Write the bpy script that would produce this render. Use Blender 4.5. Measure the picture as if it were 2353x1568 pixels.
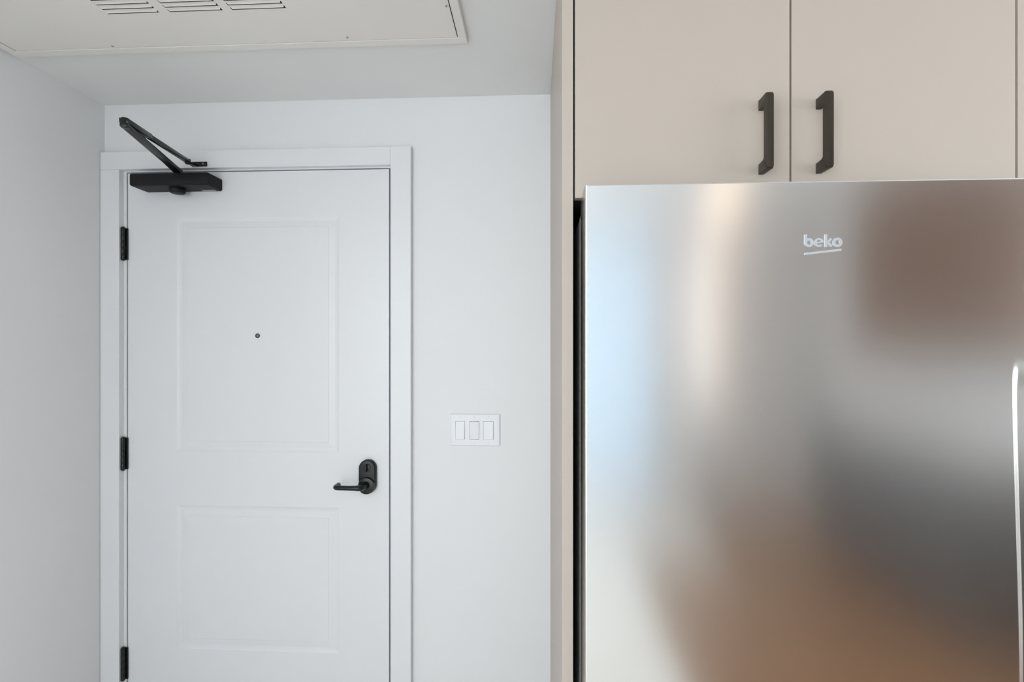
import bpy, bmesh, math
from mathutils import Vector, Matrix

for o in list(bpy.data.objects):
    bpy.data.objects.remove(o)
scene = bpy.context.scene
COL = scene.collection

# ------------------------------------------------------------------ camera
# X runs along the entry wall, Y into the picture, Z up; metres
CAM_H = 1.44
cam_data = bpy.data.cameras.new('camera')
cam_data.sensor_width = 36.0
cam_data.lens = 36.0 * 1100.0 / 2353.0
cam_data.clip_start = 0.02
cam = bpy.data.objects.new('camera', cam_data)
COL.objects.link(cam)
cam.location = (0, 0, CAM_H)
cam.rotation_euler = (math.radians(90), 0, math.atan(53.5 / 1100.0))
scene.camera = cam

# ------------------------------------------------------------------ world and light
vs = scene.view_settings
vs.view_transform = 'Standard'
vs.look = 'None'
vs.gamma = 1.0
vs.use_curve_mapping = False
vs.exposure = -0.06

SKY_STRENGTH = 8.0
world = bpy.data.worlds.new('daylight')
scene.world = world
world.use_nodes = True
bg = world.node_tree.nodes['Background']
bg.inputs['Color'].default_value = (0.935, 0.948, 1.0, 1)
bg.inputs['Strength'].default_value = SKY_STRENGTH

WARM = (1.0, 0.74, 0.50)

# window opening in the wall behind the viewer
WY = -2.8
WX0, WXM, WX1, WZ0, WZ1 = -1.10, -0.45, 1.12, 0.06, 2.45   # WXM: post between the two sashes
pl = bpy.data.lights.new('window_portal', 'AREA')
pl.shape = 'RECTANGLE'
pl.size = WX1 - WX0
pl.size_y = WZ1 - WZ0
pl.cycles.is_portal = True
po = bpy.data.objects.new('window_portal', pl)
COL.objects.link(po)
po.location = ((WX0 + WX1) / 2, WY - 0.16, (WZ0 + WZ1) / 2)
po.rotation_euler = (math.radians(90), 0, 0)       # -Z axis looks along +Y, into the room

# added window opening in the left wall, unseen, brings in more daylight
LWX = -1.564
VY0, VY1, VZ0, VZ1 = -2.65, -0.95, 0.45, 2.45
pl = bpy.data.lights.new('window_portal', 'AREA')
pl.shape = 'RECTANGLE'
pl.size = VZ1 - VZ0
pl.size_y = VY1 - VY0
pl.cycles.is_portal = True
po = bpy.data.objects.new('window_portal', pl)
COL.objects.link(po)
po.location = (LWX - 0.16, (VY0 + VY1) / 2, (VZ0 + VZ1) / 2)
po.rotation_euler = (0, math.radians(-90), 0)      # -Z axis looks along +X, into the room

# added window in the right wall, unseen, lights the left wall and ceiling
UY0, UY1, UZ0, UZ1 = -0.55, 1.25, 1.00, 2.27
RWX = 2.60
pl = bpy.data.lights.new('window_portal', 'AREA')
pl.shape = 'RECTANGLE'
pl.size = UZ1 - UZ0
pl.size_y = UY1 - UY0
pl.cycles.is_portal = True
po = bpy.data.objects.new('window_portal', pl)
COL.objects.link(po)
po.location = (RWX + 0.16, (UY0 + UY1) / 2, (UZ0 + UZ1) / 2)
po.rotation_euler = (0, math.radians(90), 0)       # -Z axis looks along -X, into the room

# ------------------------------------------------------------------ materials
def new_mat(name):
    m = bpy.data.materials.new(name)
    m.use_nodes = True
    nt = m.node_tree
    return m, nt, nt.nodes['Principled BSDF']


def paint(name, col, rough=0.5, bump=0.0, scale=300.0, var=0.03, spec=0.5, metal=0.0):
    """painted surface: faint tonal noise plus a fine roller / spray texture"""
    m, nt, b = new_mat(name)
    N, L = nt.nodes, nt.links
    tc = N.new('ShaderNodeTexCoord')
    n1 = N.new('ShaderNodeTexNoise')
    n1.inputs['Scale'].default_value = 3.0
    n1.inputs['Detail'].default_value = 3.0
    L.new(tc.outputs['Object'], n1.inputs['Vector'])
    mix = N.new('ShaderNodeMix')
    mix.data_type = 'RGBA'
    c = Vector(col)
    mix.inputs['A'].default_value = (*(c * (1 - var)), 1)
    mix.inputs['B'].default_value = (*[min(1, v * (1 + var)) for v in c], 1)
    L.new(n1.outputs['Fac'], mix.inputs['Factor'])
    L.new(mix.outputs['Result'], b.inputs['Base Color'])
    b.inputs['Roughness'].default_value = rough
    b.inputs['Specular IOR Level'].default_value = spec
    b.inputs['Metallic'].default_value = metal
    if bump > 0:
        n2 = N.new('ShaderNodeTexNoise')
        n2.inputs['Scale'].default_value = scale
        n2.inputs['Detail'].default_value = 2.0
        L.new(tc.outputs['Object'], n2.inputs['Vector'])
        bp = N.new('ShaderNodeBump')
        bp.inputs['Strength'].default_value = bump
        bp.inputs['Distance'].default_value = 0.001
        L.new(n2.outputs['Fac'], bp.inputs['Height'])
        L.new(bp.outputs['Normal'], b.inputs['Normal'])
    return m


def wood(name, a, bcol, rough, stretch=(1, 14, 14), scale=2.5):
    m, nt, b = new_mat(name)
    N, L = nt.nodes, nt.links
    tc = N.new('ShaderNodeTexCoord')
    mp = N.new('ShaderNodeMapping')
    mp.inputs['Scale'].default_value = stretch
    L.new(tc.outputs['Object'], mp.inputs['Vector'])
    n = N.new('ShaderNodeTexNoise')
    n.inputs['Scale'].default_value = scale
    n.inputs['Detail'].default_value = 6
    n.inputs['Distortion'].default_value = 0.6
    L.new(mp.outputs['Vector'], n.inputs['Vector'])
    mix = N.new('ShaderNodeMix')
    mix.data_type = 'RGBA'
    mix.inputs['A'].default_value = (*a, 1)
    mix.inputs['B'].default_value = (*bcol, 1)
    L.new(n.outputs['Fac'], mix.inputs['Factor'])
    L.new(mix.outputs['Result'], b.inputs['Base Color'])
    b.inputs['Roughness'].default_value = rough
    return m


def brushed_steel(name, col, rough, aniso):
    """horizontally brushed stainless steel; UV u runs along the grain"""
    m, nt, b = new_mat(name)
    N, L = nt.nodes, nt.links
    tc = N.new('ShaderNodeTexCoord')
    mp = N.new('ShaderNodeMapping')
    mp.inputs['Scale'].default_value = (6, 6, 2200)
    L.new(tc.outputs['Object'], mp.inputs['Vector'])
    n = N.new('ShaderNodeTexNoise')
    n.inputs['Scale'].default_value = 1.0
    n.inputs['Detail'].default_value = 4
    L.new(mp.outputs['Vector'], n.inputs['Vector'])
    mr = N.new('ShaderNodeMapRange')
    mr.inputs['To Min'].default_value = rough * 0.95
    mr.inputs['To Max'].default_value = rough * 1.06
    L.new(n.outputs['Fac'], mr.inputs['Value'])
    L.new(mr.outputs['Result'], b.inputs['Roughness'])
    mix = N.new('ShaderNodeMix')
    mix.data_type = 'RGBA'
    c = Vector(col)
    mix.inputs['A'].default_value = (*(c * 0.985), 1)
    mix.inputs['B'].default_value = (*(c * 1.015), 1)
    L.new(n.outputs['Fac'], mix.inputs['Factor'])
    L.new(mix.outputs['Result'], b.inputs['Base Color'])
    b.inputs['Metallic'].default_value = 1.0
    b.inputs['Anisotropic'].default_value = aniso
    b.inputs['Anisotropic Rotation'].default_value = 0.25
    tg = N.new('ShaderNodeTangent')
    tg.direction_type = 'UV_MAP'
    tg.uv_map = 'grain'
    L.new(tg.outputs['Tangent'], b.inputs['Tangent'])
    return m


def emitter(name, col, strength):
    m, nt, b = new_mat(name)
    b.inputs['Base Color'].default_value = (0.9, 0.9, 0.9, 1)
    b.inputs['Emission Color'].default_value = (*col, 1)
    b.inputs['Emission Strength'].default_value = strength
    return m


def pane_glass(name):
    m, nt, b = new_mat(name)
    N, L = nt.nodes, nt.links
    N.remove(b)
    tr = N.new('ShaderNodeBsdfTransparent')
    tr.inputs['Color'].default_value = (0.95, 0.98, 0.97, 1)
    gl = N.new('ShaderNodeBsdfGlossy')
    gl.inputs['Roughness'].default_value = 0.02
    mx = N.new('ShaderNodeMixShader')
    mx.inputs['Fac'].default_value = 0.06
    L.new(tr.outputs[0], mx.inputs[1])
    L.new(gl.outputs[0], mx.inputs[2])
    L.new(mx.outputs[0], N['Material Output'].inputs['Surface'])
    return m


def added_blind_fabric(name):
    m, nt, b = new_mat(name)
    N, L = nt.nodes, nt.links
    N.remove(b)
    tr = N.new('ShaderNodeBsdfTransparent')
    tr.inputs['Color'].default_value = (0.66, 0.84, 1.0, 1)  # blue tint colours the stripe mirrored in the steel
    df = N.new('ShaderNodeBsdfDiffuse')
    df.inputs['Color'].default_value = (0.75, 0.75, 0.74, 1)
    wv = N.new('ShaderNodeTexNoise')
    wv.inputs['Scale'].default_value = 400
    mr = N.new('ShaderNodeMapRange')
    mr.inputs['To Min'].default_value = 0.69
    mr.inputs['To Max'].default_value = 0.75
    L.new(wv.outputs['Fac'], mr.inputs['Value'])
    mx = N.new('ShaderNodeMixShader')
    L.new(mr.outputs['Result'], mx.inputs['Fac'])
    L.new(tr.outputs[0], mx.inputs[1])
    L.new(df.outputs[0], mx.inputs[2])
    L.new(mx.outputs[0], N['Material Output'].inputs['Surface'])
    return m


M = dict(
    bounce_tile=paint('pale_bounce_tile', (0.78, 0.745, 0.70), 0.35, 0.02, 60, 0.03),
    added_rug=paint('added_rug_wool', (0.70, 0.66, 0.60), 0.9, 0.6, 350, 0.03),
    blind=added_blind_fabric('added_blind_fabric'),
    wall=paint('wall_paint', (0.835, 0.833, 0.84), 0.55, 0.05, 260, 0.01),
    ceil=paint('ceiling_paint', (0.85, 0.845, 0.835), 0.7, 0.08, 220),
    trim=paint('trim_paint', (0.83, 0.83, 0.845), 0.35, 0.02, 120, 0.01),
    door=paint('door_paint', (0.82, 0.82, 0.835), 0.35, 0.02, 160, 0.01),
    plastic=paint('white_plastic', (0.85, 0.85, 0.88), 0.3, 0, 100, 0.01),
    grille=paint('access_panel_enamel', (0.85, 0.815, 0.775), 0.45, 0.03, 200, 0.01),
    slot_shade=paint('slot_shade_dark', (0.10, 0.09, 0.08), 0.8, 0, 100, 0.05),
    black=paint('black_metal', (0.008, 0.010, 0.010), 0.27, 0.03, 500, 0.1, spec=0.4),
    black_soft=paint('black_plastic_cover', (0.010, 0.010, 0.011), 0.5, 0.05, 700, 0.1, spec=0.22),
    laminate=paint('cabinet_laminate', (0.505, 0.435, 0.375), 0.42, 0.02, 500, 0.015),
    bronze=paint('handle_bronze', (0.060, 0.048, 0.039), 0.34, 0.12, 900, 0.12, metal=0.75),
    steel=brushed_steel('brushed_steel', (0.78, 0.775, 0.76), 0.205, 0.72),
    logo=paint('logo_metal', (0.56, 0.59, 0.63), 0.30, 0, 100, 0.01, metal=0.25),
    fridge_side=paint('fridge_grey_enamel', (0.36, 0.37, 0.35), 0.4, 0.03, 300, 0.02),
    gasket=paint('gasket_rubber', (0.05, 0.05, 0.05), 0.7, 0, 100, 0.05),
    screw=paint('screw_zinc', (0.35, 0.33, 0.30), 0.3, 0, 100, 0.05, metal=1.0),
    brass=paint('peephole_metal', (0.10, 0.10, 0.085), 0.35, 0, 100, 0.05, metal=0.8),
    lens=paint('peephole_lens', (0.25, 0.27, 0.25), 0.05, 0, 100, 0.05),
    floor=wood('oak_floor', (0.18, 0.088, 0.040), (0.32, 0.172, 0.088), 0.32, (14, 1, 1), 2.0),
    walnut=wood('walnut_veneer', (0.080, 0.032, 0.011), (0.18, 0.076, 0.030), 0.65, (14, 14, 1), 2.0),
    charcoal=paint('charcoal_laminate', (0.055, 0.052, 0.055), 0.45, 0.02, 300, 0.03),
    stone=paint('pale_stone', (0.62, 0.60, 0.57), 0.25, 0, 100, 0.12),
    paper=emitter('stripe_glow_shade', (1.0, 0.66, 0.44), 0.36),
    glass=pane_glass('window_glass'),
    lamp=emitter('warm_lamp_diffuser', WARM, 4.8),
)

# ------------------------------------------------------------------ helpers
def tag(o, label=None, cat=None, group=None, kind=None):
    if label: o['label'] = label
    if cat: o['category'] = cat
    if group: o['group'] = group
    if kind: o['kind'] = kind
    return o


def empty(name, loc=(0, 0, 0)):
    o = bpy.data.objects.new(name, None)
    o.empty_display_size = 0.05
    COL.objects.link(o)
    o.location = loc
    return o


def abs_loc(o):
    v = Vector((0, 0, 0))
    while o:
        v += o.location
        o = o.parent
    return v


def obj(name, bm, mat, parent=None, origin=None, smooth=None):
    """bm is in world coordinates; the object's origin is put at `origin` or the base centre of its box"""
    if origin is None:
        xs = [v.co for v in bm.verts]
        mn = Vector([min(c[i] for c in xs) for i in range(3)])
        mx = Vector([max(c[i] for c in xs) for i in range(3)])
        origin = Vector(((mn.x + mx.x) / 2, (mn.y + mx.y) / 2, mn.z))
    origin = Vector(origin)
    bmesh.ops.translate(bm, verts=bm.verts, vec=-origin)
    bmesh.ops.recalc_face_normals(bm, faces=bm.faces)
    me = bpy.data.meshes.new(name)
    bm.to_mesh(me)
    bm.free()
    me.materials.append(mat)
    if smooth is not None:
        me.shade_smooth()
        me.set_sharp_from_angle(angle=math.radians(smooth))
    o = bpy.data.objects.new(name, me)
    COL.objects.link(o)
    o.location = origin
    if parent:
        o.parent = parent
        o.location = origin - abs_loc(parent)
    return o


def add_box(bm, x0, x1, y0, y1, z0, z1, bev=0.0, seg=2):
    r = bmesh.ops.create_cube(bm, size=1.0)
    vs_ = r['verts']
    for v in vs_:
        v.co = Vector((x0 + (v.co.x + .5) * (x1 - x0), y0 + (v.co.y + .5) * (y1 - y0), z0 + (v.co.z + .5) * (z1 - z0)))
    if bev > 0:
        es = list({e for v in vs_ for e in v.link_edges})
        bmesh.ops.bevel(bm, geom=es, offset=bev, segments=seg, affect='EDGES', profile=0.5)
    return bm


def box(x0, x1, y0, y1, z0, z1, bev=0.0, seg=2):
    return add_box(bmesh.new(), x0, x1, y0, y1, z0, z1, bev, seg)


def add_cyl(bm, p0, p1, r0, r1=None, n=24, bev=0.0):
    p0, p1 = Vector(p0), Vector(p1)
    r1 = r0 if r1 is None else r1
    d = p1 - p0
    q = Vector((0, 0, 1)).rotation_difference(d.normalized()).to_matrix().to_4x4()
    mat = Matrix.Translation((p0 + p1) / 2) @ q
    r = bmesh.ops.create_cone(bm, cap_ends=True, segments=n, radius1=r0, radius2=r1, depth=d.length, matrix=mat)
    if bev > 0:
        es = [e for e in {e for v in r['verts'] for e in v.link_edges}
              if any(len(f.verts) > 4 for f in e.link_faces)]
        bmesh.ops.bevel(bm, geom=es, offset=bev, segments=2, affect='EDGES', profile=0.5)
    return bm


def cyl(*a, **k):
    return add_cyl(bmesh.new(), *a, **k)


def add_loft(bm, rings, cap=True):
    """rings: lists of points, same count, joined in order"""
    vr = [[bm.verts.new(p) for p in r] for r in rings]
    n = len(vr[0])
    for a, b in zip(vr, vr[1:]):
        for i in range(n):
            bm.faces.new((a[i], a[(i + 1) % n], b[(i + 1) % n], b[i]))
    if cap:
        bm.faces.new(vr[0])
        bm.faces.new(vr[-1])
    return bm


def add_tube(bm, pts, radii, n=12):
    pts = [Vector(p) for p in pts]
    rings = []
    for i, p in enumerate(pts):
        t = (pts[min(i + 1, len(pts) - 1)] - pts[max(i - 1, 0)]).normalized()
        a = t.cross(Vector((0, 0, 1)))
        if a.length < 1e-4:
            a = t.cross(Vector((0, 1, 0)))
        a.normalize()
        b = t.cross(a).normalized()
        r = radii if isinstance(radii, (int, float)) else radii[i]
        rings.append([p + a * r * math.cos(2 * math.pi * k / n) + b * r * math.sin(2 * math.pi * k / n) for k in range(n)])
    return add_loft(bm, rings)


def bar(p0, p1, w0, w1, t, bev=0.0015):
    """flat bar between two points, width horizontal, thickness t upright"""
    p0, p1 = Vector(p0), Vector(p1)
    d = (p1 - p0).normalized()
    s = d.cross(Vector((0, 0, 1))).normalized()
    u = s.cross(d).normalized()
    bm = bmesh.new()
    rings = []
    for p, w in ((p0, w0), (p1, w1)):
        rings.append([p + s * w / 2 + u * t / 2, p - s * w / 2 + u * t / 2, p - s * w / 2 - u * t / 2, p + s * w / 2 - u * t / 2])
    add_loft(bm, rings)
    bmesh.ops.bevel(bm, geom=list(bm.edges), offset=bev, segments=2, affect='EDGES', profile=0.5)
    return bm


def capsule_outline(cx, cz, r, z_top, z_bot, n=16):
    pts = []
    for i in range(n + 1):
        a = math.pi * i / n
        pts.append((cx + r * math.cos(a), z_top + r * math.sin(a)))
    for i in range(n + 1):
        a = math.pi + math.pi * i / n
        pts.append((cx + r * math.cos(a), z_bot + r * math.sin(a)))
    return pts


# ------------------------------------------------------------------ the room shell
B = 1.667            # face of the entry wall
LW = LWX             # face of the left wall
RW = RWX             # face of the right wall
CZ = 2.297           # lowered entry ceiling
CZ2 = 2.55           # ceiling of the room behind the viewer
STEP = -0.35         # where the lowered ceiling ends
CF = B - 0.020       # face of the door casing

DX0, DX1, DZ1 = -1.4775, -0.5165, 2.0480      # door leaf
OX0, OX1, OZ1 = -1.5110, -0.4900, 2.0750      # rough opening in the wall

tag(obj('floor', box(.62, RW + .1, WY - .1, B + .15, -0.08, 0.0), M['floor']), kind='structure')      # oak boards
tag(obj('floor', box(LW - .1, .62, WY - .1, B + .15, -0.08, 0.0), M['bounce_tile']), kind='structure')       # added pale strip: bounces light, whitens the stripe mirrored in steel

bm = box(LW - .1, RW + .1, STEP, B + .15, CZ, CZ2 + .15)
add_box(bm, LW - .1, RW + .1, WY - .1, STEP, CZ2, CZ2 + .15)
ceiling = tag(obj('ceiling', bm, M['ceil']), kind='structure')

bm = box(LW - .12, LW, VY1, B + .15, 0, CZ2 + .1)
add_box(bm, LW - .12, LW, WY - .1, VY0, 0, CZ2 + .1)
add_box(bm, LW - .12, LW, VY0, VY1, 0, VZ0)
add_box(bm, LW - .12, LW, VY0, VY1, VZ1, CZ2 + .1)
tag(obj('wall_left', bm, M['wall']), kind='structure')
bm = box(RW, RW + .12, UY1, B + .15, 0, CZ2 + .1)
add_box(bm, RW, RW + .12, WY - .1, UY0, 0, CZ2 + .1)
add_box(bm, RW, RW + .12, UY0, UY1, 0, UZ0)
add_box(bm, RW, RW + .12, UY0, UY1, UZ1, CZ2 + .1)
tag(obj('wall_right', bm, M['wall']), kind='structure')

bm = box(LW, OX0, B, B + .14, 0, CZ)
add_box(bm, OX0, OX1, B, B + .14, OZ1, CZ)
add_box(bm, OX1, RW, B, B + .14, 0, CZ)
tag(obj('wall_back', bm, M['wall']), kind='structure')

bm = box(LW, WX0, WY - .12, WY, 0, CZ2)
add_box(bm, WX1, RW, WY - .12, WY, 0, CZ2)
add_box(bm, WX0, WX1, WY - .12, WY, 0, WZ0)
add_box(bm, WX0, WX1, WY - .12, WY, WZ1, CZ2)
tag(obj('wall_front', bm, M['wall']), kind='structure')

# window behind the viewer: two tall sashes
win = tag(empty('window_1', ((WX0 + WX1) / 2, WY - .06, WZ0)), kind='structure')
bm = bmesh.new()
for x0, x1 in ((WX0, WX0 + .06), (WX1 - .06, WX1), (WXM - .03, WXM + .03)):
    add_box(bm, x0, x1, WY - .09, WY - .03, WZ0, WZ1, .004)
for z0, z1 in ((WZ0, WZ0 + .07), (WZ1 - .06, WZ1)):
    add_box(bm, WX0 + .06, WX1 - .06, WY - .09, WY - .03, z0, z1, .004)
obj('window_frame', bm, M['trim'], win)
obj('pane', box(WX0 + .055, WXM - .025, WY - .063, WY - .057, WZ0 + .065, WZ1 - .055), M['glass'], win)
obj('pane', box(WXM + .025, WX1 - .055, WY - .063, WY - .057, WZ0 + .065, WZ1 - .055), M['glass'], win)

win = tag(empty('added_window_left', (LW - .06, (VY0 + VY1) / 2, VZ0)), kind='structure')  # added opening for daylight from the left
bm = bmesh.new()
for a, b in ((VY0, VY0 + .06), (VY1 - .06, VY1)):
    add_box(bm, LW - .09, LW - .03, a, b, VZ0, VZ1, .004)
for z0, z1 in ((VZ0, VZ0 + .07), (VZ1 - .06, VZ1)):
    add_box(bm, LW - .09, LW - .03, VY0 + .06, VY1 - .06, z0, z1, .004)
obj('window_frame', bm, M['trim'], win)
obj('pane', box(LW - .063, LW - .057, VY0 + .055, VY1 - .055, VZ0 + .065, VZ1 - .055), M['glass'], win)

win = tag(empty('added_window_right', (RW + .06, (UY0 + UY1) / 2, UZ0)), kind='structure')  # added opening for daylight from the right
bm = bmesh.new()
for a, b in ((UY0, UY0 + .06), (UY1 - .06, UY1)):
    add_box(bm, RW + .03, RW + .09, a, b, UZ0, UZ1, .004)
for z0, z1 in ((UZ0, UZ0 + .07), (UZ1 - .06, UZ1)):
    add_box(bm, RW + .03, RW + .09, UY0 + .06, UY1 - .06, z0, z1, .004)
obj('window_frame', bm, M['trim'], win)
obj('pane', box(RW + .057, RW + .063, UY0 + .055, UY1 - .055, UZ0 + .065, UZ1 - .055), M['glass'], win)

# added translucent blind, unseen: dims and tints the sash mirrored in the steel
bl = tag(empty('added_blind', ((WXM + WX1) / 2, WY + .03, WZ0 + .02)),
         'added translucent roller blind behind the viewer, dims and tints the bright reflection in steel', 'blind')
obj('fabric', box(WXM + .01, WX1 + .02, WY + .0295, WY + .0305, WZ0 + .03, WZ1 - .01), M['blind'], bl)
obj('bottom_rail', box(WXM + .01, WX1 + .02, WY + .022, WY + .038, WZ0 + .01, WZ0 + .031, .003), M['plastic'], bl)
obj('roller', cyl((WXM, WY + .03, WZ1 + .01), (WX1 + .03, WY + .03, WZ1 + .01), .022), M['plastic'], bl, smooth=40)

# ------------------------------------------------------------------ door casing and jamb
CX0, CIX0, CIX1, CX1 = LW + .001, -1.4925, -0.5050, -0.4327
CIZ, CTZ = 2.0560, 2.1195
trim = tag(empty('trim_1', ((CIX0 + CIX1) / 2, CF, 0)), kind='structure')


def casing_piece(x0, x1, z0, z1):
    return box(x0, x1, CF, B - .0005, z0, z1, 0.0018, 2)


obj('side_casing', casing_piece(CX0, CIX0, 0, CIZ), M['trim'], trim)
obj('side_casing', casing_piece(CIX1, CX1, 0, CTZ), M['trim'], trim)
obj('head_casing', casing_piece(CX0, CIX1, CIZ, CTZ), M['trim'], trim)

JX0, JX1, JZ = DX0 - .0036, DX1 + .0060, DZ1 + .0036
bm = box(OX0 + .001, JX0, B - .0004, B + .135, 0, OZ1 - .001)
add_box(bm, JX1, OX1 - .001, B - .0004, B + .135, 0, OZ1 - .001)
add_box(bm, JX0, JX1, B - .0004, B + .135, JZ, OZ1 - .001)
obj('door_jamb', bm, M['trim'], trim)
bm = box(JX0, JX0 + .016, B + .050, B + .085, 0, JZ)
add_box(bm, JX1 - .016, JX1, B + .050, B + .085, 0, JZ)
add_box(bm, JX0 + .016, JX1 - .016, B + .050, B + .085, JZ - .016, JZ)
obj('door_stop', bm, M['gasket'], trim)

# baseboards of the entry
tag(obj('baseboard_left', box(LW, LW + .014, WY, CF, 0, .10, .002), M['trim']), kind='structure')
tag(obj('baseboard_back', box(CX1, .050, B - .014, B, 0, .10, .002), M['trim']), kind='structure')

# ------------------------------------------------------------------ the entry door
DF = B + .002                  # face of the leaf
door = tag(empty('door_1', ((DX0 + DX1) / 2, DF + .02, 0.008)), kind='structure')
PX0, PX1 = -1.2940, -0.6965
panels = ((1.0410, 1.8860), (0.3290, 0.8470))

bm = bmesh.new()
xs = [DX0, PX0, PX1, DX1]
zs = [0.008, panels[1][0], panels[1][1], panels[0][0], panels[0][1], DZ1]
grid = [[bm.verts.new((x, DF, z)) for x in xs] for z in zs]
for j in range(5):
    for i in range(3):
        if i == 1 and j in (1, 3):
            continue
        bm.faces.new((grid[j][i], grid[j][i + 1], grid[j + 1][i + 1], grid[j + 1][i]))
# edges and back of the leaf
bk = [bm.verts.new(p) for p in ((DX0, DF + .044, .008), (DX1, DF + .044, .008), (DX1, DF + .044, DZ1), (DX0, DF + .044, DZ1))]
bm.faces.new(bk)
lf = [grid[j][0] for j in range(6)]
rt = [grid[j][3] for j in range(6)]
bm.faces.new(lf + [bk[3], bk[0]])
bm.faces.new(rt + [bk[2], bk[1]])
bm.faces.new(grid[0] + [bk[1], bk[0]])
bm.faces.new(grid[5] + [bk[2], bk[3]])
obj('door_leaf', bm, M['door'], door)

PROFILE = ((0.0, 0.0), (0.003, 0.0015), (0.009, 0.0035), (0.016, 0.0044), (0.032, 0.0024), (0.0370, 0.0020), (0.0385, 0.0010))
for z0, z1 in panels:
    bm = bmesh.new()
    rings = [[(PX0 + i, DF + d, z0 + i), (PX1 - i, DF + d, z0 + i), (PX1 - i, DF + d, z1 - i), (PX0 + i, DF + d, z1 - i)] for i, d in PROFILE]
    vr = [[bm.verts.new(p) for p in r] for r in rings]
    for a, b in zip(vr, vr[1:]):
        for i in range(4):
            bm.faces.new((a[i], a[(i + 1) % 4], b[(i + 1) % 4], b[i]))
    bm.faces.new(vr[-1])
    obj('door_panel', bm, M['door'], door)

# hinges
for zc in (1.7915, 1.0325, 0.2720):
    h = .1160
    hx, hy = JX0 - .0065, B - .0078
    hg = empty('hinge', (hx, hy, zc - h / 2))
    hg.parent = door
    hg.location = Vector((hx, hy, zc - h / 2)) - abs_loc(door)
    for k in range(5):
        z0 = zc - h / 2 + h * k / 5
        obj('knuckle', cyl((hx, hy, z0 + .0004), (hx, hy, z0 + h / 5 - .0004), .0072, bev=.0006, n=20), M['black'], hg, smooth=40)
    bm = cyl((hx, hy, zc + h / 2), (hx, hy, zc + h / 2 + .003), .0060, .004, n=16)
    add_cyl(bm, (hx, hy, zc - h / 2 - .003), (hx, hy, zc - h / 2), .004, .0060, n=16)
    obj('pin', bm, M['black'], hg, smooth=40)
    obj('leaf_plate', box(hx - .004, DX0 + .0035, B - .0030, B - .0006, zc - h / 2 + .001, zc + h / 2 - .001, .0007), M['black'], hg)

# peephole
ph = empty('peephole', (-.9941, DF, 1.4587))
ph.parent = door
ph.location = Vector((-.9941, DF, 1.4587)) - abs_loc(door)
bm = bmesh.new()
n = 24
cx, cz = -.9941, 1.4587
fy = DF + .0012      # raised field of the panel
prof = ((.0085, fy + .001), (.0085, fy - .0020), (.0075, fy - .0035), (.0055, fy - .0035), (.0050, fy - .0012))
add_loft(bm, [[(cx + r * math.cos(2 * math.pi * k / n), y, cz + r * math.sin(2 * math.pi * k / n)) for k in range(n)] for r, y in prof])
obj('rim', bm, M['brass'], ph, smooth=35)
bm = bmesh.new()
bmesh.ops.create_uvsphere(bm, u_segments=16, v_segments=8, radius=.0050, matrix=Matrix.Translation((cx, fy - .0006, cz)) @ Matrix.Diagonal((1, .45, 1, 1)))
obj('lens', bm, M['lens'], ph, smooth=60)

# lever lock set
LX, LZ = -.5898, 0.9330
RAD = .0305
ls = empty('lock_set', (LX, DF, LZ))
ls.parent = door
ls.location = Vector((LX, DF, LZ)) - abs_loc(door)
bm = bmesh.new()
zt, zb = 0.9915, 0.9330
rings = []
for ins, y in ((0, DF), (0, DF - .014), (.0012, DF - .0165), (.0035, DF - .0180), (.0060, DF - .0184)):
    rings.append([(x, y, z) for x, z in capsule_outline(LX, 0, RAD - ins, zt, zb)])
add_loft(bm, rings)
obj('escutcheon', bm, M['black'], ls, smooth=35)
obj('rose', cyl((LX, DF - .0180, LZ), (LX, DF - .0265, LZ), .0300, .0285, n=40, bev=.0015), M['black'], ls, smooth=35)
obj('neck', cyl((LX, DF - .0260, LZ + .004), (LX, DF - .0500, LZ + .004), .0125, .0105, n=24), M['black'], ls, smooth=40)
# lever: out of the neck, along the door, curling back at its end
ly = 1.602
zl = 0.9385
pts, rad = [], []
pts.append((LX, DF - .044, LZ + .0045)); rad.append(.0105)
pts.append((LX - .001, DF - .054, LZ + .0048)); rad.append(.0108)
pts.append((LX - .006, ly + .004, zl)); rad.append(.0108)
pts.append((LX - .014, ly, zl)); rad.append(.0098)
pts.append((LX - .024, ly - .001, zl)); rad.append(.0086)
pts.append((LX - .050, ly - .001, zl)); rad.append(.0080)
pts.append((LX - .082, ly, zl)); rad.append(.0080)
for a in range(15, 91, 15):
    t = math.radians(a)
    pts.append((LX - .082 - .0135 * math.sin(t), ly + .0135 * (1 - math.cos(t)), zl)); rad.append(.0080)
pts.append((LX - .0955, ly + .026, zl)); rad.append(.0080)
pts.append((LX - .0950, ly + .036, zl + .0003)); rad.append(.0078)
pts.append((LX - .0950, ly + .038, zl + .0003)); rad.append(.0058)
obj('lever', add_tube(bmesh.new(), pts, rad, 16), M['black'], ls, smooth=50)
# thumb turn
bm = cyl((LX, DF - .0180, zt + .004), (LX, DF - .0215, zt + .004), .0135, .0130, n=32, bev=.0008)
tt = obj('thumb_turn', bm, M['black'], ls, smooth=35)
obj('turn_grip', box(LX - .0032, LX + .0032, DF - .033, DF - .0213, zt - .0075, zt + .0175, .0025, 3), M['black'], tt, smooth=40)

# ------------------------------------------------------------------ door closer
CL = tag(empty('door_closer', (-1.262, DF, 1.9790)),
         'black overhead door closer with folded arm at top of white entry door', 'door closer')
fx0, fx1, fz0, fz1 = -1.4080, -1.1245, 1.9790, 2.0225
FY = 1.594
bm = bmesh.new()


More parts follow.
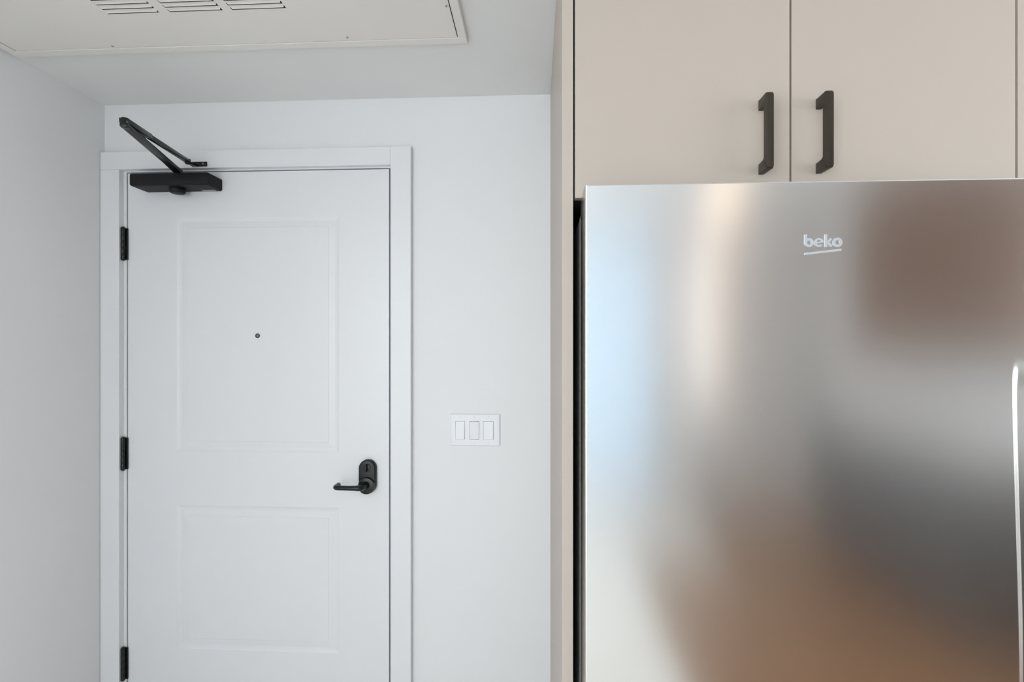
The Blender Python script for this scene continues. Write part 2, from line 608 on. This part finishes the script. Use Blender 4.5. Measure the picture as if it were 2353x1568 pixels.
def rrect(x0, x1, z0, z1, y, r, n=5):
    pts = []
    for cxx, czz, a0 in ((x1 - r, z1 - r, 0), (x0 + r, z1 - r, 90), (x0 + r, z0 + r, 180), (x1 - r, z0 + r, 270)):
        for k in range(n + 1):
            a = math.radians(a0 + 90 * k / n)
            pts.append((cxx + r * math.cos(a), y, czz + r * math.sin(a)))
    return pts


add_loft(bm, [rrect(fx0, fx1, fz0, fz1, DF, .0065),
              rrect(fx0, fx1, fz0, fz1, FY + .006, .0065),
              rrect(fx0 + .0012, fx1 - .0012, fz0 + .0012, fz1 - .0012, FY + .002, .0060),
              rrect(fx0 + .004, fx1 - .004, fz0 + .004, fz1 - .004, FY, .0050)])
obj('cover', bm, M['black_soft'], CL, smooth=40)
# pinion cap below
kx, ky = -1.2600, 1.628
bm = bmesh.new()
add_cyl(bm, (kx, ky, fz0 + .001), (kx, ky, fz0 - .0030), .0280, n=32)
add_cyl(bm, (kx, ky, fz0 - .0030), (kx, ky, fz0 - .0190), .0260, .0235, n=32, bev=.005)
obj('pinion_cap', bm, M['black_soft'], CL, smooth=40)
# end-plug mark on the underside
obj('adjustment_plate', box(-1.190, -1.140, 1.650, 1.664, fz0 - .0008, fz0 + .0002, .0003), M['screw'], CL)
# spindle, main arm, elbow, forearm, shoe
EL = Vector((-1.1250, 1.262, 2.0400))
SP = Vector((-1.2560, 1.628, 2.0225))
obj('spindle', cyl(SP - Vector((0, 0, .001)), SP + Vector((0, 0, .0130)), .0120, .0115, n=24, bev=.001), M['black'], CL, smooth=40)
a0 = SP + Vector((0, 0, .0140))
bm = bmesh.new()
dirn = (EL - a0); dirn.z = 0; dirn.normalize()
side = dirn.cross(Vector((0, 0, 1)))
sec = []
for t, w, th, dz in ((-.030, .020, .011, -.002), (0.0, .027, .014, 0), (.050, .025, .0135, .000), (.110, .0225, .0125, .000), (1, .020, .0115, -.006)):
    p = a0 + dirn * t if t < .5 else Vector(EL) + dirn * .010
    p = Vector((p.x, p.y, a0.z + dz if t < .5 else EL.z - .0085))
    sec.append([p + side * w / 2 + Vector((0, 0, th / 2)), p - side * w / 2 + Vector((0, 0, th / 2)),
                p - side * w / 2 - Vector((0, 0, th / 2)), p + side * w / 2 - Vector((0, 0, th / 2))])
add_loft(bm, sec)
bmesh.ops.bevel(bm, geom=list(bm.edges), offset=.002, segments=2, affect='EDGES', profile=.5)
obj('main_arm', bm, M['black'], CL, smooth=40)
bm = cyl(EL + Vector((0, 0, -.0150)), EL + Vector((0, 0, .0120)), .0100, n=20, bev=.0015)
obj('elbow_pin', bm, M['black'], CL, smooth=40)
SH = Vector((-1.2080, 1.610, 2.0655))
e2 = EL + Vector((0, 0, .0040))
d2 = (SH - e2).normalized()
fa = obj('forearm', bar(e2 - d2 * .008, e2 + d2 * .115, .0230, .0210, .0130), M['black'], CL, smooth=40)
obj('forearm_rod', bar(e2 + d2 * .100, SH - d2 * .004, .0170, .0170, .0110), M['black'], fa, smooth=40)
bm = bmesh.new()
add_box(bm, -1.2190, -1.1640, CF - .0045, CF, 2.0600, 2.0770, .0012)
sh = obj('frame_shoe', bm, M['black'], CL)
bm = bmesh.new()
add_box(bm, -1.2170, -1.1980, 1.603, CF - .004, 2.0600, 2.0655, .001)
add_cyl(bm, (SH.x, SH.y, SH.z - .009), (SH.x, SH.y, SH.z + .008), .0085, n=18, bev=.001)
obj('shoe_pivot', bm, M['black'], sh, smooth=40)
obj('screw', cyl((-1.177, CF - .0045, 2.0690), (-1.177, CF - .0065, 2.0690), .0035, .0028, n=14), M['screw'], sh, smooth=40)

# ------------------------------------------------------------------ light switches
SW = tag(empty('light_switch', (-.2094, B, 1.0735)),
         'white three-gang rocker light switch on wall beside entry door', 'light switch')
sx0, sx1, sz0, sz1 = -.2960, -.1228, 1.0735, 1.1850
bm = bmesh.new()
rx = ((-.2790, -.2455), (-.2300, -.1955), (-.1810, -.1455))
rz0, rz1 = 1.0962, 1.1605
# face plate with three real openings, chamfered rim
cols = [sx0 + .003, *[v for r in rx for v in r], sx1 - .003]
rows = [sz0 + .003, rz0, rz1, sz1 - .003]
PF = B - .0055
g = [[bm.verts.new((x, PF, z)) for x in cols] for z in rows]
for j in range(3):
    for i in range(7):
        if j == 1 and i in (1, 3, 5):
            a = [g[1][i], g[1][i + 1], g[2][i + 1], g[2][i]]
            bq = [bm.verts.new((v.co.x, B - .001, v.co.z)) for v in a]
            for k in range(4):
                bm.faces.new((a[k], a[(k + 1) % 4], bq[(k + 1) % 4], bq[k]))
        else:
            bm.faces.new((g[j][i], g[j][i + 1], g[j + 1][i + 1], g[j + 1][i]))
rim = [g[0][i] for i in range(8)] + [g[1][7], g[2][7]] + [g[3][i] for i in range(7, -1, -1)] + [g[2][0], g[1][0]]


def outer(v, y):
    x = sx0 if abs(v.co.x - cols[0]) < 1e-6 else sx1 if abs(v.co.x - cols[-1]) < 1e-6 else v.co.x
    z = sz0 if abs(v.co.z - rows[0]) < 1e-6 else sz1 if abs(v.co.z - rows[-1]) < 1e-6 else v.co.z
    return bm.verts.new((x, y, z))


r2 = [outer(v, PF + .002) for v in rim]
r3 = [bm.verts.new((v.co.x, B, v.co.z)) for v in r2]
for A, Bq in ((rim, r2), (r2, r3)):
    for i in range(len(A)):
        k = (i + 1) % len(A)
        bm.faces.new((A[i], A[k], Bq[k], Bq[i]))
plate = obj('wall_plate', bm, M['plastic'], SW)
for i, (x0, x1) in enumerate(rx):
    gp = .0010
    zc = (rz0 + rz1) / 2
    up = (1, -1, 1)[i]        # which half is pressed in
    yt, ym, yb = PF - .0006 - (.0028 if up < 0 else -.0004), PF - .0018, PF - .0006 - (.0028 if up > 0 else -.0004)
    bm = bmesh.new()
    ring = []
    for ins, back in ((0, True), (0, False)):
        pass
    prof = [(rz0 + gp, yb), (zc, ym), (rz1 - gp, yt)]
    fr = [[bm.verts.new((x, y, z)) for x in (x0 + gp, x1 - gp)] for z, y in prof]
    bkv = [[bm.verts.new((x, B - .0005, z)) for x in (x0 + gp, x1 - gp)] for z, y in prof]
    for j in range(2):
        bm.faces.new((fr[j][0], fr[j][1], fr[j + 1][1], fr[j + 1][0]))
        bm.faces.new((fr[j][0], fr[j + 1][0], bkv[j + 1][0], bkv[j][0]))
        bm.faces.new((fr[j][1], fr[j + 1][1], bkv[j + 1][1], bkv[j][1]))
    bm.faces.new((fr[0][0], fr[0][1], bkv[0][1], bkv[0][0]))
    bm.faces.new((fr[2][0], fr[2][1], bkv[2][1], bkv[2][0]))
    obj('rocker', bm, M['plastic'], SW)
    for z in (1.1745, 1.0825):
        xc = (x0 + x1) / 2
        obj('screw', cyl((xc, PF + .0002, z), (xc, PF - .0007, z), .0032, .0026, n=14), M['plastic'], plate)

# ------------------------------------------------------------------ ceiling access panel with louvres
AX0, AX1, AY0, AY1 = -1.5420, -.1900, .630, 1.3530
AT = .012                                   # how far the frame stands below the ceiling
AP = tag(empty('access_panel', ((AX0 + AX1) / 2, (AY0 + AY1) / 2, CZ - AT)),
         'large white ceiling access panel with rows of louvre slots and framed edge', 'access panel')
FW = .0260
bm = bmesh.new()
IX0, IX1, IY0, IY1 = AX0 + FW, AX1 - FW + .002, AY0 + FW, AY1 - FW
for y in (0,):
    o_t = [(AX0, AY0, CZ), (AX1, AY0, CZ), (AX1, AY1, CZ), (AX0, AY1, CZ)]
    e = .003
    o_m = [(AX0, AY0, CZ - AT + e), (AX1, AY0, CZ - AT + e), (AX1, AY1, CZ - AT + e), (AX0, AY1, CZ - AT + e)]
    o_b = [(AX0 + e, AY0 + e, CZ - AT), (AX1 - e, AY0 + e, CZ - AT), (AX1 - e, AY1 - e, CZ - AT), (AX0 + e, AY1 - e, CZ - AT)]
    i_b = [(IX0, IY0, CZ - AT), (IX1, IY0, CZ - AT), (IX1, IY1, CZ - AT), (IX0, IY1, CZ - AT)]
    i_t = [(a, b, CZ) for a, b, c in i_b]
    add_loft(bm, [o_t, o_m, o_b, i_b, i_t], cap=False)
obj('frame', bm, M['grille'], AP)
# the panel: holes cut for the louvres
PZ = CZ - .0095
gap = .0022
px0, px1, py0, py1 = IX0 + gap, IX1 - gap * 1.6, IY0 + gap, IY1 - gap * .6
cols3 = ((-1.1060, -.9680), (-.9400, -.7990), (-.7750, -.6330))
slots_y = [1.1895 - .0163 * k for k in range(26)]        # far edge of each slot
SD = .0105
xs = [px0, *[v for c in cols3 for v in c], px1]
ys = [py0]
for y in reversed(slots_y):
    ys += [y - SD, y]
ys.append(py1)
bm = bmesh.new()
gb = [[bm.verts.new((x, y, PZ)) for x in xs] for y in ys]
gt = [[bm.verts.new((x, y, PZ + .0012)) for x in xs] for y in ys]
for j in range(len(ys) - 1):
    for i in range(len(xs) - 1):
        hole = (i in (1, 3, 5)) and (j % 2 == 1)
        if hole:
            q = [(j, i), (j, i + 1), (j + 1, i + 1), (j + 1, i)]
            for k in range(4):
                a, b = q[k], q[(k + 1) % 4]
                bm.faces.new((gb[a[0]][a[1]], gb[b[0]][b[1]], gt[b[0]][b[1]], gt[a[0]][a[1]]))
        else:
            bm.faces.new((gb[j][i], gb[j][i + 1], gb[j + 1][i + 1], gb[j + 1][i]))
            bm.faces.new((gt[j][i], gt[j + 1][i], gt[j + 1][i + 1], gt[j][i + 1]))
panel = obj('panel', bm, M['grille'], AP)
obj('slot_shade_sheet', box(px0, px1, py0, py1, CZ - .0030, CZ - .0005), M['slot_shade'], panel)  # thin dark sheet stands in for the shade above the slots
# louvre blades: pressed lips that hang below each slot, shared mesh
bm = bmesh.new()
w = .1395
LL, LH = .0050, .0012          # length and drop of the pressed lip
add_loft(bm, [[(-w / 2 + .001, -SD, .0002), (-w / 2 + .001, -SD, .0010), (-w / 2 + .003, -SD + LL, -LH + .0007), (-w / 2 + .003, -SD + LL, -LH)],
              [(w / 2 - .001, -SD, .0002), (w / 2 - .001, -SD, .0010), (w / 2 - .003, -SD + LL, -LH + .0007), (w / 2 - .003, -SD + LL, -LH)]])
first = None
for y in slots_y:
    for x0, x1 in cols3:
        loc = Vector(((x0 + x1) / 2, y, PZ))
        if first is None:
            bmesh.ops.translate(bm, verts=bm.verts, vec=loc)
            first = obj('louvre', bm, M['grille'], panel, origin=loc)
        else:
            c = first.copy()
            COL.objects.link(c)
            c.parent = panel
            c.location = loc - abs_loc(panel)
for x, y in ((-.5234, 1.3105), (-1.2123, 1.3165), (-.2250, 1.2000), (-.5234, .672), (-1.2123, .672), (-.2250, .80), (-1.5, 1.2), (-1.5, .80)):
    obj('screw', cyl((x, y, PZ), (x, y, PZ - .0022), .0034, .0026, n=14), M['screw'], AP)

# ------------------------------------------------------------------ fridge surround and upper cabinet
KF = .950                   # front plane of the cabinet doors
SXL, SXR = .0525, .0747     # left side panel
RXL = .9110                 # right side panel, left face
CBZ = 1.7226                # underside of cabinet doors
tag(obj('cabinet_side_panel', box(SXL, SXR, KF, B - .001, 0, CZ - .002, .0008), M['laminate']),
    'tall beige side panel between refrigerator and white wall', 'cabinet panel')
tag(obj('cabinet_side_panel', box(RXL, RXL + .0222, KF, B - .001, 0, CZ - .002, .0008), M['laminate']),
    'beige side panel at right edge, right of the upper cabinet doors', 'cabinet panel')
UC = tag(empty('upper_cabinet', (.4928, (KF + B) / 2, CBZ)),
         'beige flat-front two-door upper cabinet above the steel refrigerator', 'cabinet')
bm = bmesh.new()
cy0 = KF + .0205
x0, x1 = SXR + .0005, RXL - .0005
t = .018
add_box(bm, x0, x0 + t, cy0, B - .002, CBZ + .002, CZ - .003)
add_box(bm, x1 - t, x1, cy0, B - .002, CBZ + .002, CZ - .003)
add_box(bm, x0 + t, x1 - t, cy0, B - .002, CBZ + .002, CBZ + .002 + t)
add_box(bm, x0 + t, x1 - t, cy0, B - .002, CZ - .003 - t, CZ - .003)
add_box(bm, x0 + t, x1 - t, B - .012, B - .002, CBZ + .002 + t, CZ - .003 - t)
add_box(bm, .4928 - .009, .4928 + .009, cy0, B - .012, CBZ + .002 + t, CZ - .003 - t)
obj('carcass', bm, M['charcoal'], UC)
DT = .0190
d1 = obj('cabinet_door', box(.0783, .4911, KF, KF + DT, CBZ, CZ - .006, .0008), M['laminate'], UC)
d2 = obj('cabinet_door', box(.4947, .9065, KF, KF + DT, CBZ, CZ - .006, .0008), M['laminate'], UC)


def pull(x0, parent):
    """square bow pull: two feet and a grip bar with rounded front"""
    w, z0, z1, dep = .0116, 1.7625, 1.9058, .0375
    leg = .0195
    bt = .0130                      # depth of the grip bar
    yb, yf = KF, KF - dep
    ins = .004
    prof = [(yb, z0), (yb, z0 + leg), (yf + bt + .004, z0 + leg), (yf + bt, z0 + leg + .004),
            (yf + bt, z1 - leg - .004), (yf + bt + .004, z1 - leg), (yb, z1 - leg), (yb, z1)]
    for k in range(7):
        a = math.radians(90 * k / 6)
        prof.append((yf + .006 - .006 * math.sin(a), z1 - .006 + .006 * math.cos(a)))
    for k in range(7):
        a = math.radians(90 * k / 6)
        prof.append((yf + .003 - .003 * math.cos(a), z0 + .003 - .003 * math.sin(a)))
    bm = bmesh.new()
    A = [bm.verts.new((x0, y, z)) for y, z in prof]
    Bv = [bm.verts.new((x0 + w, y, z)) for y, z in prof]
    n = len(prof)
    sides = []
    for i in range(n):
        sides.append(bm.faces.new((A[i], A[(i + 1) % n], Bv[(i + 1) % n], Bv[i])))
    fa_ = bm.faces.new(A)
    fb_ = bm.faces.new(Bv)
    ed = [e for e in list(fa_.edges) + list(fb_.edges)]
    bmesh.ops.bevel(bm, geom=ed, offset=.0014, segments=2, affect='EDGES', profile=.5)
    bmesh.ops.triangulate(bm, faces=[f for f in bm.faces if len(f.verts) > 4])
    return tag(obj('handle', bm, M['bronze'], parent, smooth=40), 'dark bronze bar pull')


pull(.4314, d1)
pull(.5395, d2)

# ------------------------------------------------------------------ refrigerator
FX0, FX1 = .0877, .8975
FF = .845                    # door face
FT = 1.7150                  # door top
FB = .690                    # bottom of the upper door
RF = tag(empty('refrigerator', ((FX0 + FX1) / 2, 1.25, 0)),
         'brushed stainless steel refrigerator with bottom freezer under the beige cabinet', 'refrigerator')
obj('body', box(FX0 + .001, FX1 - .001, .952, 1.60, .06, 1.688, .006, 3), M['fridge_side'], RF)
for x in (FX0 + .06, FX1 - .06):
    for y in (1.0, 1.54):
        obj('foot', cyl((x, y, 0), (x, y, .062), .02, .016), M['gasket'], RF)
obj('hinge_cover', box(FX0 + .006, FX0 + .085, .900, 1.03, 1.6885, 1.7050, .004, 3), M['fridge_side'], RF)


def smooth01(t):
    t = max(0.0, min(1.0, t))
    return t * t * (3 - 2 * t)


def steel_door(name, z0, z1, scoop):
    bm = bmesh.new()
    uv = bm.loops.layers.uv.new('grain')
    c = .0028
    xa, xb = FX0 + c, FX1 - c
    nx1 = 12
    xs_ = [xa + (.780 - xa) * i / nx1 for i in range(nx1 + 1)] + [.780 + (xb - .780) * (i + 1) / 110 for i in range(110)]
    nz = 150
    zs_ = [z0 + c + (z1 - z0 - 2 * c) * i / nz for i in range(nz + 1)]

    def depth(x, z):
        if not scoop:
            return 0.0
        zt_ = 1.408
        xe = .8010 + .0110 * smooth01((zt_ - z) / .55)
        k = smooth01((zt_ - z) / .060)
        u = (x - xe) / .012
        return .0050 * k * smooth01(u)

    g_ = [[bm.verts.new((x, FF + depth(x, z), z)) for x in xs_] for z in zs_]
    nX = len(xs_)
    for j in range(nz):
        for i in range(nX - 1):
            bm.faces.new((g_[j][i], g_[j][i + 1], g_[j + 1][i + 1], g_[j + 1][i]))
    rim_ = [g_[0][i] for i in range(nX)] + [g_[j][nX - 1] for j in range(1, nz + 1)] + \
           [g_[nz][i] for i in range(nX - 2, -1, -1)] + [g_[j][0] for j in range(nz - 1, 0, -1)]

    def push(v, y, s):
        x, z = v.co.x, v.co.z
        if abs(x - xa) < 1e-6: x -= c * s
        if abs(x - xb) < 1e-6: x += c * s
        if abs(z - zs_[0]) < 1e-6: z -= c * s
        if abs(z - zs_[-1]) < 1e-6: z += c * s
        return bm.verts.new((x, y if y is not None else v.co.y, z))

    r1_ = [push(v, v.co.y + c * .3, .7) for v in rim_]
    r2_ = [push(v, v.co.y + c, 1) for v in rim_]
    r3_ = [push(v, .934, 1) for v in rim_]
    for P_, Q_ in ((rim_, r1_), (r1_, r2_), (r2_, r3_)):
        n_ = len(P_)
        for i in range(n_):
            k = (i + 1) % n_
            bm.faces.new((P_[i], P_[k], Q_[k], Q_[i]))
    bm.faces.new(r3_)
    for f in bm.faces:
        for l in f.loops:
            l[uv].uv = (l.vert.co.x + l.vert.co.y, l.vert.co.z)
    return obj(name, bm, M['steel'], RF, smooth=11)


fdoor = steel_door('refrigerator_door', FB, FT, True)
steel_door('freezer_door', .085, FB - .010, False)
for z0, z1 in ((FB + .012, FT - .030), (.10, FB - .025)):
    obj('gasket', box(FX0 + .009, FX1 - .009, .9345, .9515, z0, z1, .004, 2), M['gasket'], RF)

# raised lettering and the slanted bar under it
def stroke_letter(bm, outlines, y0, y1):
    """each outline is a closed ring pair (outer, inner or None) in x,z; extruded y0..y1"""
    for idx_, (outer_, inner_) in enumerate(outlines):
        y1 -= .00018 * idx_          # strokes lie a hair proud of one another where they cross
        if inner_ is None:
            add_loft(bm, [[(x, y0, z) for x, z in outer_], [(x, y1, z) for x, z in outer_]])
        else:
            n_ = len(outer_)
            vo = [[bm.verts.new((x, y, z)) for x, z in outer_] for y in (y0, y1)]
            vi = [[bm.verts.new((x, y, z)) for x, z in inner_] for y in (y0, y1)]
            for i in range(n_):
                k = (i + 1) % n_
                bm.faces.new((vo[0][i], vo[0][k], vo[1][k], vo[1][i]))
                bm.faces.new((vi[0][i], vi[0][k], vi[1][k], vi[1][i]))
                bm.faces.new((vo[1][i], vo[1][k], vi[1][k], vi[1][i]))


def ring_pts(cx_, cz_, rx_, rz_, n_=28):
    return [(cx_ + rx_ * math.cos(2 * math.pi * i / n_), cz_ + rz_ * math.sin(2 * math.pi * i / n_)) for i in range(n_)]


def arc_band(cx_, cz_, r_, w_, a0_, a1_, n_=26):
    t_ = [math.radians(a0_ + (a1_ - a0_) * i / n_) for i in range(n_ + 1)]
    return [(cx_ + r_ * math.cos(a), cz_ + r_ * math.sin(a)) for a in t_] + \
           [(cx_ + (r_ - w_) * math.cos(a), cz_ + (r_ - w_) * math.sin(a)) for a in reversed(t_)]


def poly_bar(xa_, za_, xb_, zb_, w_):
    d_ = Vector((xb_ - xa_, zb_ - za_)).normalized()
    s_ = Vector((-d_.y, d_.x)) * w_ / 2
    return [(xa_ + s_.x, za_ + s_.y), (xb_ + s_.x, zb_ + s_.y), (xb_ - s_.x, zb_ - s_.y), (xa_ - s_.x, za_ - s_.y)]


lx0, lz0 = .4610, 1.6010
rr, ww = .0077, .0042
y0, y1 = FF + .0005, FF - .0012
cb = lx0 + rr
ce = cb + 2 * rr + .0010
kxx = ce + rr + .0018
co = lx0 + .0630 - rr * 1.06
letters = {
    'b': [(ring_pts(cb, lz0 + rr, rr, rr), ring_pts(cb, lz0 + rr, rr - ww, rr - ww)), (poly_bar(lx0 + ww / 2, lz0 + rr, lx0 + ww / 2, lz0 + .0215, ww), None)],
    'e': [(arc_band(ce, lz0 + rr, rr, ww * .85, 2, 322), None), (poly_bar(ce - rr + .002, lz0 + rr - .0008, ce + rr - .0018, lz0 + rr + .0012, ww * .62), None)],
    'k': [(poly_bar(kxx + ww / 2, lz0, kxx + ww / 2, lz0 + .0215, ww), None), (poly_bar(kxx + ww * .7, lz0 + .0060, kxx + .0108, lz0 + .0142, ww * .9), None), (poly_bar(kxx + ww * 1.0, lz0 + .0082, kxx + .0112, lz0 + .0010, ww * .9), None)],
    'o': [(ring_pts(co, lz0 + rr, rr * 1.06, rr * 1.06), ring_pts(co, lz0 + rr, rr - ww * .95, rr - ww * .95))],
}
for ch in 'beko':
    bm = bmesh.new()
    stroke_letter(bm, letters[ch], y0, y1)
    obj('logo_letter', bm, M['logo'], fdoor)
bm = bmesh.new()
stroke_letter(bm, [([(.4612, 1.5876), (.5222, 1.5942), (.5222, 1.5980), (.4612, 1.5912)], None)], y0, y1)
obj('logo_bar', bm, M['logo'], fdoor)

# added beige mat before the far window, unseen, pales the steel's low reflection
tag(obj('added_rug', box(.0, 1.30, -2.72, -1.50, .0005, .0100, .003, 2), M['added_rug']),
    'added beige mat behind the viewer, pales the low reflection on the steel', 'added_rug')

# ------------------------------------------------------------------ kitchen run along the right wall (mirrored in the steel)
ky0, ky1 = -1.90, -.58
for i in range(3):
    a = ky0 + (ky1 - ky0) * i / 3
    b = ky0 + (ky1 - ky0) * (i + 1) / 3
    u = tag(empty('base_cabinet', (2.30, (a + b) / 2, 0)),
            'dark base cabinet of the opposite kitchen run, seen only as blurred reflection in steel', 'cabinet', 'base cabinets mirrored in the refrigerator')
    obj('carcass', box(2.02, RW - .002, a, b, .09, .868), M['charcoal'], u)
    obj('cabinet_door', box(2.0, 2.019, a + .002, b - .002, .10, .864, .001), M['charcoal'], u)
    obj('toe_kick', box(2.07, 2.09, a, b, 0, .09), M['charcoal'], u)
    u = tag(empty('wall_cabinet', (2.45, (a + b) / 2, 1.42)),
            'brown wooden wall cabinet of the opposite kitchen run, blurred reflection in steel', 'cabinet', 'wall cabinets mirrored in the refrigerator')
    dy = .04
    obj('carcass', box(2.29, RW - .002, a + dy, b + dy, 1.33, CZ2 - .002), M['walnut'], u)
    obj('cabinet_door', box(2.27, 2.289, a + dy + .002, b + dy - .002, 1.33, CZ2 - .006, .001), M['walnut'], u)
tag(obj('countertop', box(1.98, RW - .002, ky0 - .01, ky1 + .01, .869, .905, .003), M['stone']),
    'pale stone countertop of the opposite kitchen run, blurred reflection in steel', 'countertop')

# round warm flush-mounted ceiling lamps of the room
for x, y in ((1.36, -1.80), (.00, -1.30)):
    zc = CZ2
    lamp = tag(empty('ceiling_lamp', (x, y, zc - .06)),
               'round warm ceiling lamp behind the viewer, blurred reflection in steel', 'ceiling lamp', 'round ceiling lamps')
    n = 40
    bm = bmesh.new()
    add_loft(bm, [[(x + r * math.cos(2 * math.pi * k / n), y + r * math.sin(2 * math.pi * k / n), z) for k in range(n)]
                  for r, z in ((.165, zc), (.170, zc - .002), (.170, zc - .030), (.165, zc - .032))])
    obj('lamp_base', bm, M['plastic'], lamp, smooth=40)
    bm = bmesh.new()
    add_loft(bm, [[(x + r * math.cos(2 * math.pi * k / n), y + r * math.sin(2 * math.pi * k / n), z) for k in range(n)]
                  for r, z in ((.160, zc - .032), (.158, zc - .050), (.145, zc - .058), (.10, zc - .062), (.03, zc - .063))])
    obj('diffuser', bm, M['lamp'], lamp, smooth=40)

# added glowing column, unseen, makes the warm stripe mirrored in the steel
fx, fy = 1.50, -2.45
fl = tag(empty('added_floor_lamp', (fx, fy, 0)),
         'added tall glowing column behind the viewer, makes the peach vertical reflection in steel', 'floor lamp')
obj('lamp_base', cyl((fx, fy, 0), (fx, fy, .025), .14, .135, n=32, bev=.004), M['black'], fl, smooth=40)
obj('pole', cyl((fx, fy, .02), (fx, fy, .92), .012, n=16), M['black'], fl, smooth=40)
obj('lamp_shade', cyl((fx, fy, .90), (fx, fy, 2.25), .155, n=40, bev=.006), M['paper'], fl, smooth=40)
